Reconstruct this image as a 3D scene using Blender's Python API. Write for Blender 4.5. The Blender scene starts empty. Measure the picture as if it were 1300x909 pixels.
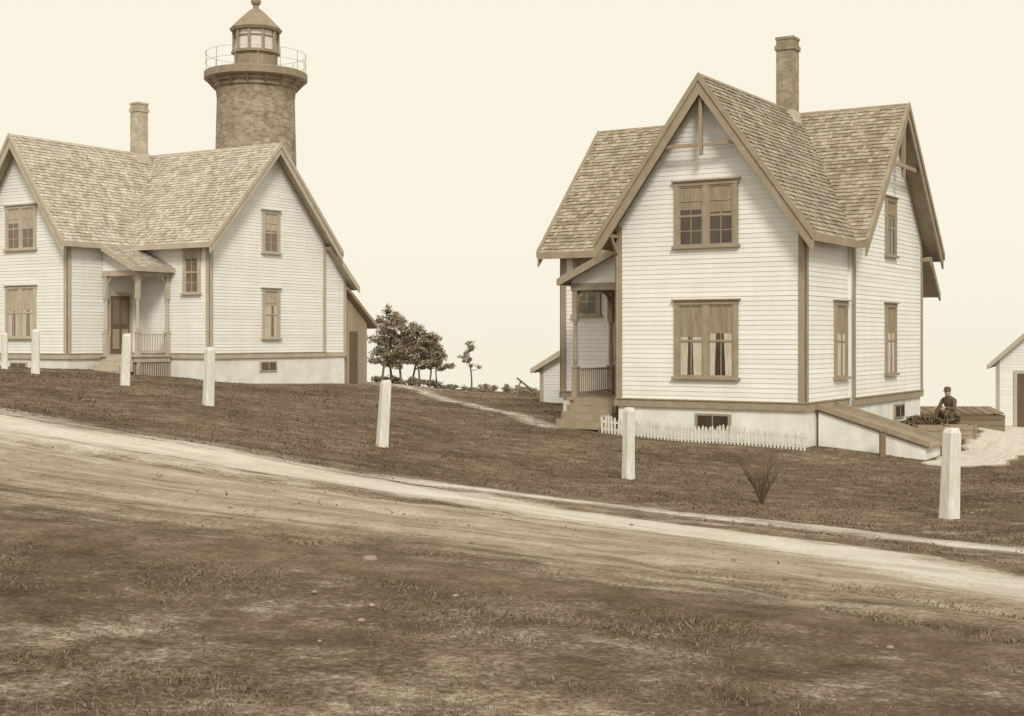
import bpy, math, random
import numpy as np
from mathutils import Vector
random.seed(7); rng=np.random.default_rng(7)
scn=bpy.context.scene
# ------------------------------------------------------------------ materials
def sep(v):
    k=v/0.8
    return (v, v*(0.60+0.385*k**0.6), v*(0.415+0.53*k**1.2), 1)
def newmat(name):
    m=bpy.data.materials.new(name); m.use_nodes=True
    nt=m.node_tree; b=nt.nodes['Principled BSDF']
    return m,nt,b
def mat(name,v,v2=None,rough=0.8,scale=3.0,detail=6,bump=0.0,bscale=40,island=0.0,spec=0.3,stretch=None,stain=0.0):
    m,nt,b=newmat(name); N=nt.nodes; L=nt.links
    b.inputs['Roughness'].default_value=rough
    b.inputs['Specular IOR Level'].default_value=spec
    tc=N.new('ShaderNodeTexCoord')
    mp=N.new('ShaderNodeMapping'); L.new(tc.outputs['Object'],mp.inputs[0])
    if stretch: mp.inputs['Scale'].default_value=stretch
    n=N.new('ShaderNodeTexNoise'); n.inputs['Scale'].default_value=scale; n.inputs['Detail'].default_value=detail
    L.new(mp.outputs[0],n.inputs['Vector'])
    fac=n.outputs['Fac']
    if island>0:
        g=N.new('ShaderNodeNewGeometry')
        mx=N.new('ShaderNodeMix'); mx.data_type='FLOAT'; mx.inputs[0].default_value=island
        L.new(n.outputs['Fac'],mx.inputs[2]); L.new(g.outputs['Random Per Island'],mx.inputs[3]); fac=mx.outputs[0]
    r=N.new('ShaderNodeValToRGB'); L.new(fac,r.inputs[0])
    e=0.3 if island<0.5 else 0.1
    r.color_ramp.elements[0].position=e; r.color_ramp.elements[1].position=1-e
    r.color_ramp.elements[0].color=sep(v2 if v2 is not None else v*0.85); r.color_ramp.elements[1].color=sep(v)
    out=r.outputs[0]
    if stain>0:
        mp3=N.new('ShaderNodeMapping'); L.new(tc.outputs['Object'],mp3.inputs[0]); mp3.inputs['Scale'].default_value=(2.2,2.2,0.35)
        n3=N.new('ShaderNodeTexNoise'); n3.inputs['Scale'].default_value=1.3; n3.inputs['Detail'].default_value=7; n3.inputs['Roughness'].default_value=0.7
        L.new(mp3.outputs[0],n3.inputs['Vector'])
        rr=N.new('ShaderNodeMapRange'); rr.inputs[1].default_value=0.35; rr.inputs[2].default_value=0.65; rr.inputs[3].default_value=1-stain; rr.inputs[4].default_value=1.0
        L.new(n3.outputs['Fac'],rr.inputs[0])
        vm=N.new('ShaderNodeVectorMath'); vm.operation='SCALE'; L.new(out,vm.inputs[0]); L.new(rr.outputs[0],vm.inputs['Scale']); out=vm.outputs[0]
    L.new(out,b.inputs['Base Color'])
    if bump>0:
        n2=N.new('ShaderNodeTexNoise'); n2.inputs['Scale'].default_value=bscale; n2.inputs['Detail'].default_value=5
        L.new(mp.outputs[0],n2.inputs['Vector'])
        bp=N.new('ShaderNodeBump'); bp.inputs['Strength'].default_value=bump; bp.inputs['Distance'].default_value=0.02
        L.new(n2.outputs['Fac'],bp.inputs['Height']); L.new(bp.outputs[0],b.inputs['Normal'])
    return m
def brickmat(name,v1,v2,vm,bw=0.22,bh=0.075,noise=0.35):
    m,nt,b=newmat(name); N=nt.nodes; L=nt.links
    b.inputs['Roughness'].default_value=0.9
    uv=N.new('ShaderNodeTexCoord')
    br=N.new('ShaderNodeTexBrick'); L.new(uv.outputs['UV'],br.inputs['Vector'])
    br.inputs['Scale'].default_value=1; br.inputs['Brick Width'].default_value=bw; br.inputs['Row Height'].default_value=bh
    br.inputs['Mortar Size'].default_value=0.007; br.inputs['Bias'].default_value=0.0
    br.inputs['Color1'].default_value=sep(v1); br.inputs['Color2'].default_value=sep(v2); br.inputs['Mortar'].default_value=sep(vm)
    n=N.new('ShaderNodeTexNoise'); n.inputs['Scale'].default_value=1.8; n.inputs['Detail'].default_value=10; n.inputs['Roughness'].default_value=0.78
    L.new(uv.outputs['UV'],n.inputs['Vector'])
    r=N.new('ShaderNodeMapRange'); r.inputs[1].default_value=0.32; r.inputs[2].default_value=0.68; r.inputs[3].default_value=1-noise; r.inputs[4].default_value=1+noise
    L.new(n.outputs['Fac'],r.inputs[0])
    mx=N.new('ShaderNodeVectorMath'); mx.operation='SCALE'; L.new(br.outputs['Color'],mx.inputs[0]); L.new(r.outputs[0],mx.inputs['Scale'])
    L.new(mx.outputs[0],b.inputs['Base Color'])
    bp=N.new('ShaderNodeBump'); bp.inputs['Strength'].default_value=0.6; bp.inputs['Distance'].default_value=0.015; bp.invert=True
    L.new(br.outputs['Fac'],bp.inputs['Height']); L.new(bp.outputs[0],b.inputs['Normal'])
    return m
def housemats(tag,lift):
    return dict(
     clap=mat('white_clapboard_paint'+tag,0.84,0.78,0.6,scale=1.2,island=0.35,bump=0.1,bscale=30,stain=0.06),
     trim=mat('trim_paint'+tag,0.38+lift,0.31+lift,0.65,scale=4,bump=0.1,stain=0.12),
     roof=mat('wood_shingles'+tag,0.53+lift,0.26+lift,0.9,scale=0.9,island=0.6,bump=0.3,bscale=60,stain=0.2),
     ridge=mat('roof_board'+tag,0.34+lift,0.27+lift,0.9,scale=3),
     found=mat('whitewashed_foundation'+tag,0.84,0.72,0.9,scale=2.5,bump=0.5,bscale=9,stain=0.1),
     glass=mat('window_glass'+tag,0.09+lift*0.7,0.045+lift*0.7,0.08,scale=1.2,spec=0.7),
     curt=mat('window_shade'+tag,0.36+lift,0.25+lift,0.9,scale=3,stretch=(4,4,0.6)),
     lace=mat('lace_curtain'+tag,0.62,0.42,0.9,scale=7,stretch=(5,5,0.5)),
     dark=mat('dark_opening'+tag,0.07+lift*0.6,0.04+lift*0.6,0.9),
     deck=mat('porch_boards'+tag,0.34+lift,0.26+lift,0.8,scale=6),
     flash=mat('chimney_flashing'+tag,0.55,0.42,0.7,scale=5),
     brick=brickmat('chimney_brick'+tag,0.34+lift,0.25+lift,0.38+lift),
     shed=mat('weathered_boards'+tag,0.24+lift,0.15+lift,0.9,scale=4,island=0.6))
HM_R=housemats('',0.0); HM_L=housemats('_haze_set',0.14)  # second set: distance haze painted in as lighter trim, roof and dark tones
# ------------------------------------------------------------------ mesh helpers
def empty(name,loc):
    o=bpy.data.objects.new(name,None); o.location=loc; o.empty_display_size=0.5
    scn.collection.objects.link(o); return o
class MB:
    def __init__(s,T=None): s.v=[]; s.f=[]; s.T=T or (lambda a,b,z:(a,b,z))
    def pts(s,ps):
        i=len(s.v); s.v+= [tuple(s.T(*p)) for p in ps]; return i
    def face(s,ps):
        i=s.pts(ps); s.f.append(tuple(range(i,i+len(ps))))
    def prism(s,ps,qs):
        n=len(ps); i=s.pts(list(ps)+list(qs))
        s.f.append(tuple(range(i,i+n))); s.f.append(tuple(range(i+2*n-1,i+n-1,-1)))
        for k in range(n):
            s.f.append((i+k,i+(k+1)%n,i+n+(k+1)%n,i+n+k))
    def box(s,a0,a1,b0,b1,z0,z1):
        s.prism([(a0,b0,z0),(a1,b0,z0),(a1,b1,z0),(a0,b1,z0)],[(a0,b0,z1),(a1,b0,z1),(a1,b1,z1),(a0,b1,z1)])
    def beam(s,p,q,w,h=None,up=(0,0,1)):
        h=h or w; p=Vector(p); q=Vector(q); d=(q-p).normalized(); up=Vector(up)
        if abs(d.dot(up))>0.98: up=Vector((1,0,0))
        x=d.cross(up).normalized()*w/2; y=x.cross(d).normalized()*h/2
        c=[-x-y,x-y,x+y,-x+y]
        s.prism([tuple(p+k) for k in c],[tuple(q+k) for k in c])
    def tube(s,p,q,r0,r1,n=8):
        p=Vector(p); q=Vector(q); d=(q-p).normalized(); up=Vector((0,0,1))
        if abs(d.dot(up))>0.95: up=Vector((1,0,0))
        x=d.cross(up).normalized(); y=x.cross(d).normalized()
        A=[];B=[]
        for k in range(n):
            t=2*math.pi*k/n; e=x*math.cos(t)+y*math.sin(t)
            A.append(tuple(p+e*r0)); B.append(tuple(q+e*r1))
        s.prism(A,B)
    def lathe(s,c,prof,n=48,ang0=0):
        i0=len(s.v)
        for (r,z) in prof:
            for k in range(n):
                t=2*math.pi*k/n+ang0
                s.v.append(tuple(s.T(c[0]+r*math.cos(t),c[1]+r*math.sin(t),c[2]+z)))
        for j in range(len(prof)-1):
            for k in range(n):
                a=i0+j*n+k; b=i0+j*n+(k+1)%n
                s.f.append((a,b,b+n,a+n))
    def obj(s,name,m,parent=None,smooth=False,uv=None):
        off=Vector(parent.location) if parent else Vector((0,0,0))
        me=bpy.data.meshes.new(name)
        me.from_pydata([(x-off[0],y-off[1],z-off[2]) for x,y,z in s.v],[],s.f)
        me.materials.append(m)
        if uv=='box' or (uv and uv[0]=='cyl'):
            l=me.uv_layers.new(name='UVMap')
            for p in me.polygons:
                nx,ny=p.normal.x,p.normal.y
                t=Vector((-ny,nx,0)); 
                if t.length<1e-3: t=Vector((1,0,0))
                t.normalize()
                if uv!='box':
                    c0=math.atan2(p.center.y-uv[2],p.center.x-uv[1])
                for li in p.loop_indices:
                    co=me.vertices[me.loops[li].vertex_index].co
                    if uv=='box': l.data[li].uv=(co.dot(t),co.z)
                    else:
                        an=math.atan2(co.y-uv[2],co.x-uv[1])
                        while an-c0>math.pi: an-=2*math.pi
                        while an-c0<-math.pi: an+=2*math.pi
                        l.data[li].uv=(an*uv[3],co.z)
        if smooth:
            for p in me.polygons: p.use_smooth=True
        me.update()
        o=bpy.data.objects.new(name,me); scn.collection.objects.link(o)
        if parent: o.parent=parent
        return o
class F:
    def __init__(s,o,t,n): s.o=o; s.t=t; s.n=n
    def P(s,t,z,d): return (s.o[0]+s.t[0]*t+s.n[0]*d, s.o[1]+s.t[1]*t+s.n[1]*d, z)
def pbox(M,f,t0,t1,z0,z1,d0,d1):
    M.prism([f.P(t0,z0,d0),f.P(t1,z0,d0),f.P(t1,z0,d1),f.P(t0,z0,d1)],[f.P(t0,z1,d0),f.P(t1,z1,d0),f.P(t1,z1,d1),f.P(t0,z1,d1)])
def clap(M,f,z0,z1,ext,e=0.112):
    z=z0
    while z<z1-0.005:
        zt=min(z+e,z1); a0,a1=ext(z); b0,b1=ext(zt)
        if a1-a0<0.03: break
        if b1-b0<0: m=(b0+b1)/2; b0=b1=m
        wob=random.uniform(-0.002,0.002); L=0.016
        cuts=[0.0]; 
        while cuts[-1]<1: cuts.append(cuts[-1]+random.uniform(1.8,3.6)/max(a1-a0,0.1))
        cuts[-1]=1.0
        for c0,c1 in zip(cuts[:-1],cuts[1:]):
            w2=wob+random.uniform(-0.0015,0.0015)
            A0=a0+(a1-a0)*c0; A1_=a0+(a1-a0)*c1; B0_=b0+(b1-b0)*c0; B1_=b0+(b1-b0)*c1
            i=M.pts([f.P(A0,z,L+w2),f.P(A1_,z,L+w2),f.P(B1_,zt,0.004),f.P(B0_,zt,0.004),f.P(A1_,z,0.0),f.P(A0,z,0.0)])
            M.f.append((i,i+1,i+2,i+3)); M.f.append((i,i+1,i+4,i+5))
        z+=e
def clip(poly,a,b,c):
    out=[]; n=len(poly)
    for i in range(n):
        p=poly[i]; q=poly[(i+1)%n]; dp=a*p[0]+b*p[1]-c; dq=a*q[0]+b*q[1]-c
        if dp<=0: out.append(p)
        if (dp<0<dq) or (dq<0<dp):
            t=dp/(dp-dq); out.append((p[0]+(q[0]-p[0])*t,p[1]+(q[1]-p[1])*t))
    return out
def shingles(M,poly,exp=0.14):
    P=[Vector(p) for p in poly]; o=P[0]; e=(P[1]-P[0]).normalized()
    n=e.cross(P[2]-P[0]).normalized()
    if n.z<0: n=-n
    s=n.cross(e).normalized()
    if s.z<0: s=-s
    q=[((p-o).dot(e),(p-o).dot(s)) for p in P]
    cx=sum(p[0] for p in q)/len(q); cy=sum(p[1] for p in q)/len(q)
    hp=[]
    for i in range(len(q)):
        x0,y0=q[i]; x1,y1=q[(i+1)%len(q)]
        if math.hypot(x1-x0,y1-y0)<1e-5: continue
        a,b=(y1-y0),-(x1-x0); c=a*x0+b*y0
        if a*cx+b*cy>c: a,b,c=-a,-b,-c
        hp.append((a,b,c))
    xmin=min(p[0] for p in q); xmax=max(p[0] for p in q); ymax=max(p[1] for p in q)
    y=-0.02; 
    while y<ymax:
        x=xmin-random.random()*0.15
        while x<xmax:
            w=random.uniform(0.09,0.2)
            j=random.uniform(-0.014,0.014)
            pl=[(x+0.003,y+j),(x+w-0.003,y+j),(x+w-0.003,y+exp+0.01),(x+0.003,y+exp+0.01)]
            lift0=random.uniform(0.016,0.034)
            for h in hp[1:]:
                pl=clip(pl,*h)
                if len(pl)<3: break
            if len(pl)>=3:
                def up(p,dz=0):
                    fr=(p[1]-y-j)/exp
                    v=o+e*p[0]+s*p[1]+n*(0.006+lift0*(1-fr)+dz); return tuple(v)
                i0=M.pts([up(p) for p in pl]); k=len(pl)
                M.f.append(tuple(range(i0,i0+k)))
                for i in range(k):
                    p=pl[i]; r=pl[(i+1)%k]
                    if abs(p[1]-y-j)<1e-4 and abs(r[1]-y-j)<1e-4:
                        i1=M.pts([tuple(o+e*p[0]+s*p[1]+n*0.002),tuple(o+e*r[0]+s*r[1]+n*0.002)])
                        M.f.append((i0+i,i0+(i+1)%k,i1+1,i1))
            x+=w
        y+=exp
def slab(M,poly,th):
    M.prism(poly,[(p[0],p[1],p[2]-th) for p in poly])

def window(P,f,tc,z0,z1,w,leaves=1,shade=0.5,lace=False,muntin=True):
    tr,gl,cu,la=P['trim'],P['glass'],P['curt'],P['lace']
    t0=tc-w/2; t1=tc+w/2; cs=0.11
    pbox(tr,f,t0,t0+cs,z0+0.06,z1-0.13,0.0,0.065); pbox(tr,f,t1-cs,t1,z0+0.06,z1-0.13,0.0,0.065)
    pbox(tr,f,t0-0.02,t1+0.02,z1-0.13,z1-0.03,0.0,0.07); pbox(tr,f,t0-0.06,t1+0.06,z1-0.03,z1,0.0,0.12)
    pbox(tr,f,t0-0.05,t1+0.05,z0,z0+0.06,0.0,0.12)
    pbox(gl,f,t0+cs,t1-cs,z0+0.06,z1-0.13,0.0,0.024)
    iw=(t1-t0-2*cs); mull=0.12 if leaves==2 else 0
    if leaves==2: pbox(tr,f,tc-mull/2,tc+mull/2,z0+0.06,z1-0.13,0.024,0.062)
    for k in range(leaves):
        a=t0+cs+k*(iw/2+mull/2) if leaves==2 else t0+cs
        b=a+(iw-mull)/2 if leaves==2 else t1-cs
        zb=z0+0.06; zt=z1-0.13; zm=(zb+zt)/2; sw=0.045
        for (u,v,d) in ((zb,zm,0.042),(zm-0.02,zt,0.05)):
            pbox(tr,f,a,a+sw,u,v,0.024,d); pbox(tr,f,b-sw,b,u,v,0.024,d)
            pbox(tr,f,a+sw,b-sw,u,u+sw,0.024,d-0.002); pbox(tr,f,a+sw,b-sw,v-sw*0.8,v,0.024,d-0.002)
            m=(a+b)/2; pbox(tr,f,m-0.011,m+0.011,u+sw,v-sw*0.8,0.024,d-0.006)
            if muntin: pbox(tr,f,a+sw,b-sw,(u+v)/2-0.010,(u+v)/2+0.010,0.024,d-0.008)
        sh=shade+random.uniform(-0.08,0.08)
        pbox(cu,f,a+0.02,b-0.02,zt-(zt-zb)*sh,zt-0.01,0.022,0.0265)
        if lace:
            lo_=zb+0.01; top=zt-(zt-zb)*sh-0.005
            f1=random.uniform(.34,.5); f2=random.uniform(.26,.42); tb1=random.uniform(.8,.97)
            for (c0,c1,sw_) in ((a+0.02,a+0.02+(b-a)*f1,1),(b-0.02-(b-a)*f2,b-0.02,-1)):
                n=9
                for i in range(n):
                    x0=c0+(c1-c0)*i/n; x1=c0+(c1-c0)*(i+1)/n; d=0.027+0.006*(i%2)
                    d2=0.027+0.006*((i+1)%2)
                    def bot(x): return (c0+(x-c0)*tb1) if sw_>0 else (c1-(c1-x)*tb1)
                    la.face([f.P(bot(x0),lo_,d),f.P(bot(x1),lo_,d2),f.P(x1,top,d2),f.P(x0,top,d)])

def build_house(name,T,loc,A1,pb,H,left=False):
    root=empty(name,loc)
    P={k:MB(T) for k in ('clap','trim','roof','slab','found','glass','curt','lace','dark','deck','brick','shed','pad','flash')}
    R=6.11; zW=-1.68; zT=2.80; fw=4.79; ac=fw/2; B0=3.05; B1=9.25; bc=(B0+B1)/2
    pf=(R-zT)/ac; pc=(R-zT)/(bc-B0); ov=0.45
    be=B0-ov; ze=R-pc*(bc-be); hf=(R-ze)/pf; al=ac+hf; ar=ac-hf; AR=-0.12-ov; AL=A1+ov; bb=B1+ov
    C=P['clap']
    C.prism([(0,0,zW),(fw,0,zW),(fw,0,zT-0.12),(ac,0,R-0.14),(0,0,zT-0.12)],[(0,bc,zW),(fw,bc,zW),(fw,bc,zT-0.12),(ac,bc,R-0.14),(0,bc,zT-0.12)])
    C.prism([(-0.12,B0,zW),(-0.12,B1,zW),(-0.12,B1,zT-0.12),(-0.12,bc,R-0.14),(-0.12,B0,zT-0.12)],[(A1,B0,zW),(A1,B1,zW),(A1,B1,zT-0.12),(A1,bc,R-0.14),(A1,B0,zT-0.12)])
    Ff=F((0,0),(1,0),(0,-1)); Fs=F((0,0),(0,1),(-1,0)); Fcr=F((-0.12,B0),(0,1),(-1,0)); Fcl=F((A1,B0),(0,1),(1,0))
    Fsl=F((fw,0),(0,1),(1,0)); Fcf=F((fw,B0),(1,0),(0,-1)); Fb=F((-0.12,B1),(1,0),(0,1))
    z0=zW+0.17
    def gab(w,p):
        def ext(z):
            h=min(w/2,(R-0.13-z)/p); return (w/2-h,w/2+h)
        return ext
    clap(C,Ff,z0,R-0.2,gab(fw,pf)); clap(C,Fcr,z0,R-0.2,gab(B1-B0,pc)); clap(C,Fcl,z0,R-0.2,gab(B1-B0,pc))
    clap(C,Fs,z0,zT-0.15,lambda z:(0,B0)); clap(C,Fsl,z0,zT-0.15,lambda z:(0,B0))
    clap(C,Fcf,z0,zT-0.15,lambda z:(0,A1-fw)); clap(C,Fb,z0,zT-0.15,lambda z:(0,A1+0.12))
    t=P['trim']; cb=0.15
    for f,L in ((Ff,fw),(Fs,B0-0.0),(Fcr,B1-B0),(Fcl,B1-B0),(Fsl,B0),(Fcf,A1-fw),(Fb,A1+0.12)):
        pbox(t,f,-0.045 if f in (Ff,Fcr,Fcl,Fb) else 0,L+(0.045 if f in (Ff,Fcr,Fcl,Fb,Fcf) else 0),zW,z0,0.0,0.045)
        pbox(t,f,-0.07 if f in (Ff,) else 0,L,z0,z0+0.03,0.0,0.07)
    def corner(f,L,lo=True,hi=True,zz=zT-0.12):
        if lo: pbox(t,f,-0.034,cb,z0+0.03,zz,0.0,0.034)
        if hi: pbox(t,f,L-cb,L+0.034,z0+0.03,zz,0.0,0.034)
    corner(Ff,fw,zz=zT-0.1); corner(Fs,B0,hi=False,zz=zT-0.2); corner(Fsl,B0,hi=False,zz=zT-0.2)
    corner(Fcr,B1-B0); corner(Fcl,B1-B0); corner(Fcf,A1-fw,lo=False,zz=zT-0.2)
    pbox(t,Fs,cb,B0,zT-0.42,zT-0.2,0.0,0.04); pbox(t,Fcf,0,A1-fw-cb,zT-0.42,zT-0.2,0.0,0.04)
    fd=P['found']; zf=zW-1.2
    fd.box(0.03,fw-0.03,0.03,bc,zf,zW+0.001); fd.box(-0.09,A1-0.03,B0+0.03,B1-0.03,zf,zW)
    ro=P['roof']; sl=P['slab']; fr=-ov
    polys=[
     [(ar,fr,ze),(ar,be,ze),(ac,bc,R),(ac,fr,R)],
     [(al,fr,ze),(al,be,ze),(ac,bc,R),(ac,fr,R)],
     [(AR,be,ze),(ar,be,ze),(ac,bc,R),(AR,bc,R)],
     [(al,be,ze),(AL,be,ze),(AL,bc,R),(ac,bc,R)],
     [(AR,bb,ze),(AL,bb,ze),(AL,bc,R),(AR,bc,R)]]
    for p in polys:
        slab(sl,p,0.10); shingles(ro,p)
    rb=P['pad']
    rb.prism([(ac-0.07,fr,R-0.06),(ac,fr,R+0.045),(ac+0.07,fr,R-0.06)],[(ac-0.07,bc,R-0.06),(ac,bc,R+0.045),(ac+0.07,bc,R-0.06)])
    rb.prism([(AR,bc-0.08,R-0.06),(AR,bc,R+0.042),(AR,bc+0.08,R-0.06)],[(AL,bc-0.08,R-0.06),(AL,bc,R+0.042),(AL,bc+0.08,R-0.06)])
    def barge(A,e0,e1,c,pitch,axis,pos,thk,hv,hw):
        for sgn in (-1,1):
            x1=c+sgn*hw; zz=ze
            for (dz0,dz1,d0,d1) in ((0.035,0.0-hv,0,thk),(0.06,-0.13,thk,thk+0.04)):
                pts=[(c,R+dz0),(x1,zz+dz0),(x1,zz+dz1),(c,R+dz1)]
                if axis=='b':
                    A.prism([(x,pos-d0*e0,z) for x,z in pts],[(x,pos-d1*e0,z) for x,z in pts])
                else:
                    A.prism([(pos-d0*e0,x,z) for x,z in pts],[(pos-d1*e0,x,z) for x,z in pts])
    barge(t,1,0,ac,pf,'b',fr,0.05,0.45,hf+0.02)
    barge(t,1,0,bc,pc,'a',AR,0.05,0.38,bc-be+0.02)
    barge(t,-1,0,bc,pc,'a',AL,0.05,0.38,bc-be+0.02)
    t.box(ar-0.04,ar,fr,be-0.02,ze-0.17,ze+0.01); t.box(al,al+0.04,fr,be-0.02,ze-0.17,ze+0.01)
    t.box(al+0.04,AL,be-0.04,be,ze-0.17,ze+0.01); t.box(AR,ar-0.04,be-0.04,be,ze-0.17,ze+0.01)
    t.box(AR,AL,bb,bb+0.04,ze-0.17,ze+0.01)
    if not left:
        y=fr+0.04
        t.box(ac-0.04,ac+0.04,y,y+0.09,R-1.85,R-0.35)
        zb=4.5; hw=(R-zb)/pf-0.12
        t.box(ac-hw,ac+hw,y+0.01,y+0.08,zb-0.04,zb+0.04)
        for (x,dd) in ((AR+0.04,0),(AL-0.13,0)):
            t.box(x,x+0.09,bc-0.045,bc+0.045,R-1.9,R-0.3)
            hb=(R-zb)/pc-0.15
            t.box(x+0.01,x+0.08,bc-hb,bc+hb,zb-0.05,zb+0.05)
        for sg,xx in ((1,0.02),(-1,fw-0.02)):
            t.box(xx-0.04,xx+0.04,fr+0.02,0,2.42,2.50); t.beam((xx,fr+0.08,2.45),(xx,0,2.0),0.06,0.06)
    window(P,Ff,ac+0.02,-1.0,0.9,1.62,2,0.46,True,False)
    window(P,Ff,ac+0.02,2.10,3.72,1.62,2,0.42)
    window(P,Fs,2.42,-1.02,0.90,0.92,1,0.35,True,False)
    window(P,Fcr,3.1,-1.02,0.92,0.95,1,0.4,True,False)
    window(P,Fcr,3.1,2.10,3.72,0.95,1,0.3)
    window(P,Fcl,3.1,-1.02,0.88,0.95,1,0.35,left,True)
    window(P,Fcl,3.1,2.10,3.72,0.95,1,0.5)
    window(P,Fcf,A1-fw-0.82,0.55,2.2,0.85,1,0.1)
    for f,tc in ((Ff,2.25),(Fcl,3.0),(Fcr,4.0)):
        pbox(t,f,tc-0.45,tc+0.45,zW-0.50,zW-0.12,-0.04,0.02); pbox(P['dark'],f,tc-0.38,tc+0.38,zW-0.45,zW-0.17,0.0,0.03)
        pbox(t,f,tc-0.012,tc+0.012,zW-0.45,zW-0.17,0.03,0.04)
    k=P['brick']; ca,cbb=ac+0.03,5.4; w=0.235
    k.box(ca-w,ca+w,cbb-w,cbb+w,R-0.9,8.0); k.box(ca-w-0.035,ca+w+0.035,cbb-w-0.035,cbb+w+0.035,7.72,7.84)
    k.box(ca-w-0.02,ca+w+0.02,cbb-w-0.02,cbb+w+0.02,8.0,8.07); P['dark'].box(ca-w+0.1,ca+w-0.1,cbb-w+0.1,cbb+w-0.1,8.07,8.075)
    P['flash'].prism([(ca-w-0.07,cbb-w-0.07,R-0.38),(ca+w+0.07,cbb-w-0.07,R-0.38),(ca+w+0.07,cbb+w+0.07,R-0.38),(ca-w-0.07,cbb+w+0.07,R-0.38)],
       [(ca-w-0.012,cbb-w-0.012,R-0.02),(ca+w+0.012,cbb-w-0.012,R-0.02),(ca+w+0.012,cbb+w+0.012,R-0.02),(ca-w-0.012,cbb+w+0.012,R-0.02)])
    # ---- porch
    d=P['deck']; zd=-1.55; pa=6.5
    d.box(fw+0.05,pa+0.15,pb-0.12,B0-0.05,zd-0.07,zd); 
    t.box(fw+0.05,pa+0.1,pb-0.06,pb-0.02,zd-0.25,zd-0.07); t.box(pa+0.06,pa+0.1,pb-0.02,B0-0.05,zd-0.25,zd-0.07)
    x=fw+0.1
    while x<pa+0.1: t.box(x,x+0.05,pb-0.0,pb+0.02,zd-1.0,zd-0.25); x+=0.10
    y=pb
    while y<B0: t.box(pa+0.05,pa+0.07,y,y+0.05,zd-1.0,zd-0.25); y+=0.10
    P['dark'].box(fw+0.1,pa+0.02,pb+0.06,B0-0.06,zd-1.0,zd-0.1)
    ns=4; 
    for i in range(ns):
        zz=zd-0.17*(i+1); yy=pb-0.12-0.27*i
        d.box(5.15,pa-0.05,yy-0.29,yy+0.02,zz-0.04,zz); t.box(5.17,pa-0.07,yy-0.02,yy-0.0,zz,zz+0.13)
        t.box(5.10,5.15,yy-0.27,yy,zz-0.4,zz); t.box(pa-0.05,pa,yy-0.27,yy,zz-0.4,zz)
    zb0=1.20
    def post(a,b):
        t.box(a-0.075,a+0.075,b-0.075,b+0.075,zd,zd+0.75); t.box(a-0.09,a+0.09,b-0.09,b+0.09,zd+0.75,zd+0.80)
        t.lathe((a,b,zd+0.8),[(0.045,0),(0.065,0.1),(0.06,0.5),(0.05,1.05),(0.07,1.12),(0.05,1.16)],10)
        t.box(a-0.07,a+0.07,b-0.07,b+0.07,zd+1.96,zb0)
    post(pa,pb+0.08); post(pa,B0-0.12); post(fw+0.14,pb+0.08)
    t.box(fw+0.03,pa+0.09,pb-0.01,pb+0.14,zb0,zb0+0.19); t.box(pa-0.07,pa+0.08,pb+0.14,B0-0.03,zb0,zb0+0.19)
    for (p0,dx,dy) in (((pa,pb+0.08),-1,0),((fw+0.14,pb+0.08),1,0),((pa,pb+0.08),0,1),((pa,B0-0.12),0,-1)):
        for r in (0.28,0.42):
            prev=None
            for i in range(6):
                an=i/5*math.pi/2
                q=(p0[0]+dx*(0.06+r*(1-math.cos(an))),p0[1]+dy*(0.06+r*(1-math.cos(an))),zb0-r+r*math.sin(an))
                if prev: t.beam(prev,q,0.03,0.04,up=(0.1,0.2,1))
                prev=q
        t.beam((p0[0]+dx*0.06,p0[1]+dy*0.06,zb0-0.2),(p0[0]+dx*0.25,p0[1]+dy*0.25,zb0),0.025,0.03)
    def rail(p,q):
        for zz in (zd+0.12,zd+0.72): t.beam((p[0],p[1],zz),(q[0],q[1],zz),0.06,0.045)
        n=int(math.hypot(p[0]-q[0],p[1]-q[1])/0.11)
        for i in range(1,n):
            a=p[0]+(q[0]-p[0])*i/n; b=p[1]+(q[1]-p[1])*i/n
            t.box(a-0.013,a+0.013,b-0.013,b+0.013,zd+0.12,zd+0.72)
    rail((pa,pb+0.16),(pa,B0-0.2))
    zr=2.40; pr=0.46; ea=6.78; b0=pb-0.3
    zz=lambda a: zr-pr*(a-fw)
    poly=[(ea,b0,zz(ea)),(ea,B0,zz(ea)),(fw+0.03,B0,zz(fw)),(fw+0.03,b0,zz(fw))]
    slab(sl,poly,0.08); shingles(ro,poly)
    t.prism([(fw+0.03,b0,zz(fw)+0.03),(ea,b0,zz(ea)+0.03),(ea,b0,zz(ea)-0.17),(fw+0.03,b0,zz(fw)-0.17)],
            [(fw+0.03,b0-0.05,zz(fw)+0.03),(ea,b0-0.05,zz(ea)+0.03),(ea,b0-0.05,zz(ea)-0.17),(fw+0.03,b0-0.05,zz(fw)-0.17)])
    t.box(ea,ea+0.04,b0-0.05,B0-0.03,zz(ea)-0.15,zz(ea)+0.01)
    Fp=F((fw+0.03,pb+0.02),(1,0),(0,-1))
    clap(C,Fp,zb0+0.19,zr-0.1,lambda z:(0.0,min(pa-fw+0.05,(zr-0.1-z)/pr)))
    C.prism([(fw+0.03,pb+0.03,zb0+0.19),(pa+0.05,pb+0.03,zb0+0.19),(pa+0.05,pb+0.03,zz(pa+0.05)-0.09),(fw+0.03,pb+0.03,zz(fw)-0.09)],
            [(fw+0.03,pb+0.06,zb0+0.19),(pa+0.05,pb+0.06,zb0+0.19),(pa+0.05,pb+0.06,zz(pa+0.05)-0.09),(fw+0.03,pb+0.06,zz(fw)-0.09)])
    tc=(pb+B0)/2
    pbox(t,Fsl,tc-0.55,tc+0.55,zd,zd+2.2,0.026,0.07); pbox(P['dark'],Fsl,tc-0.43,tc+0.43,zd+0.03,zd+2.08,0.05,0.08)
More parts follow.
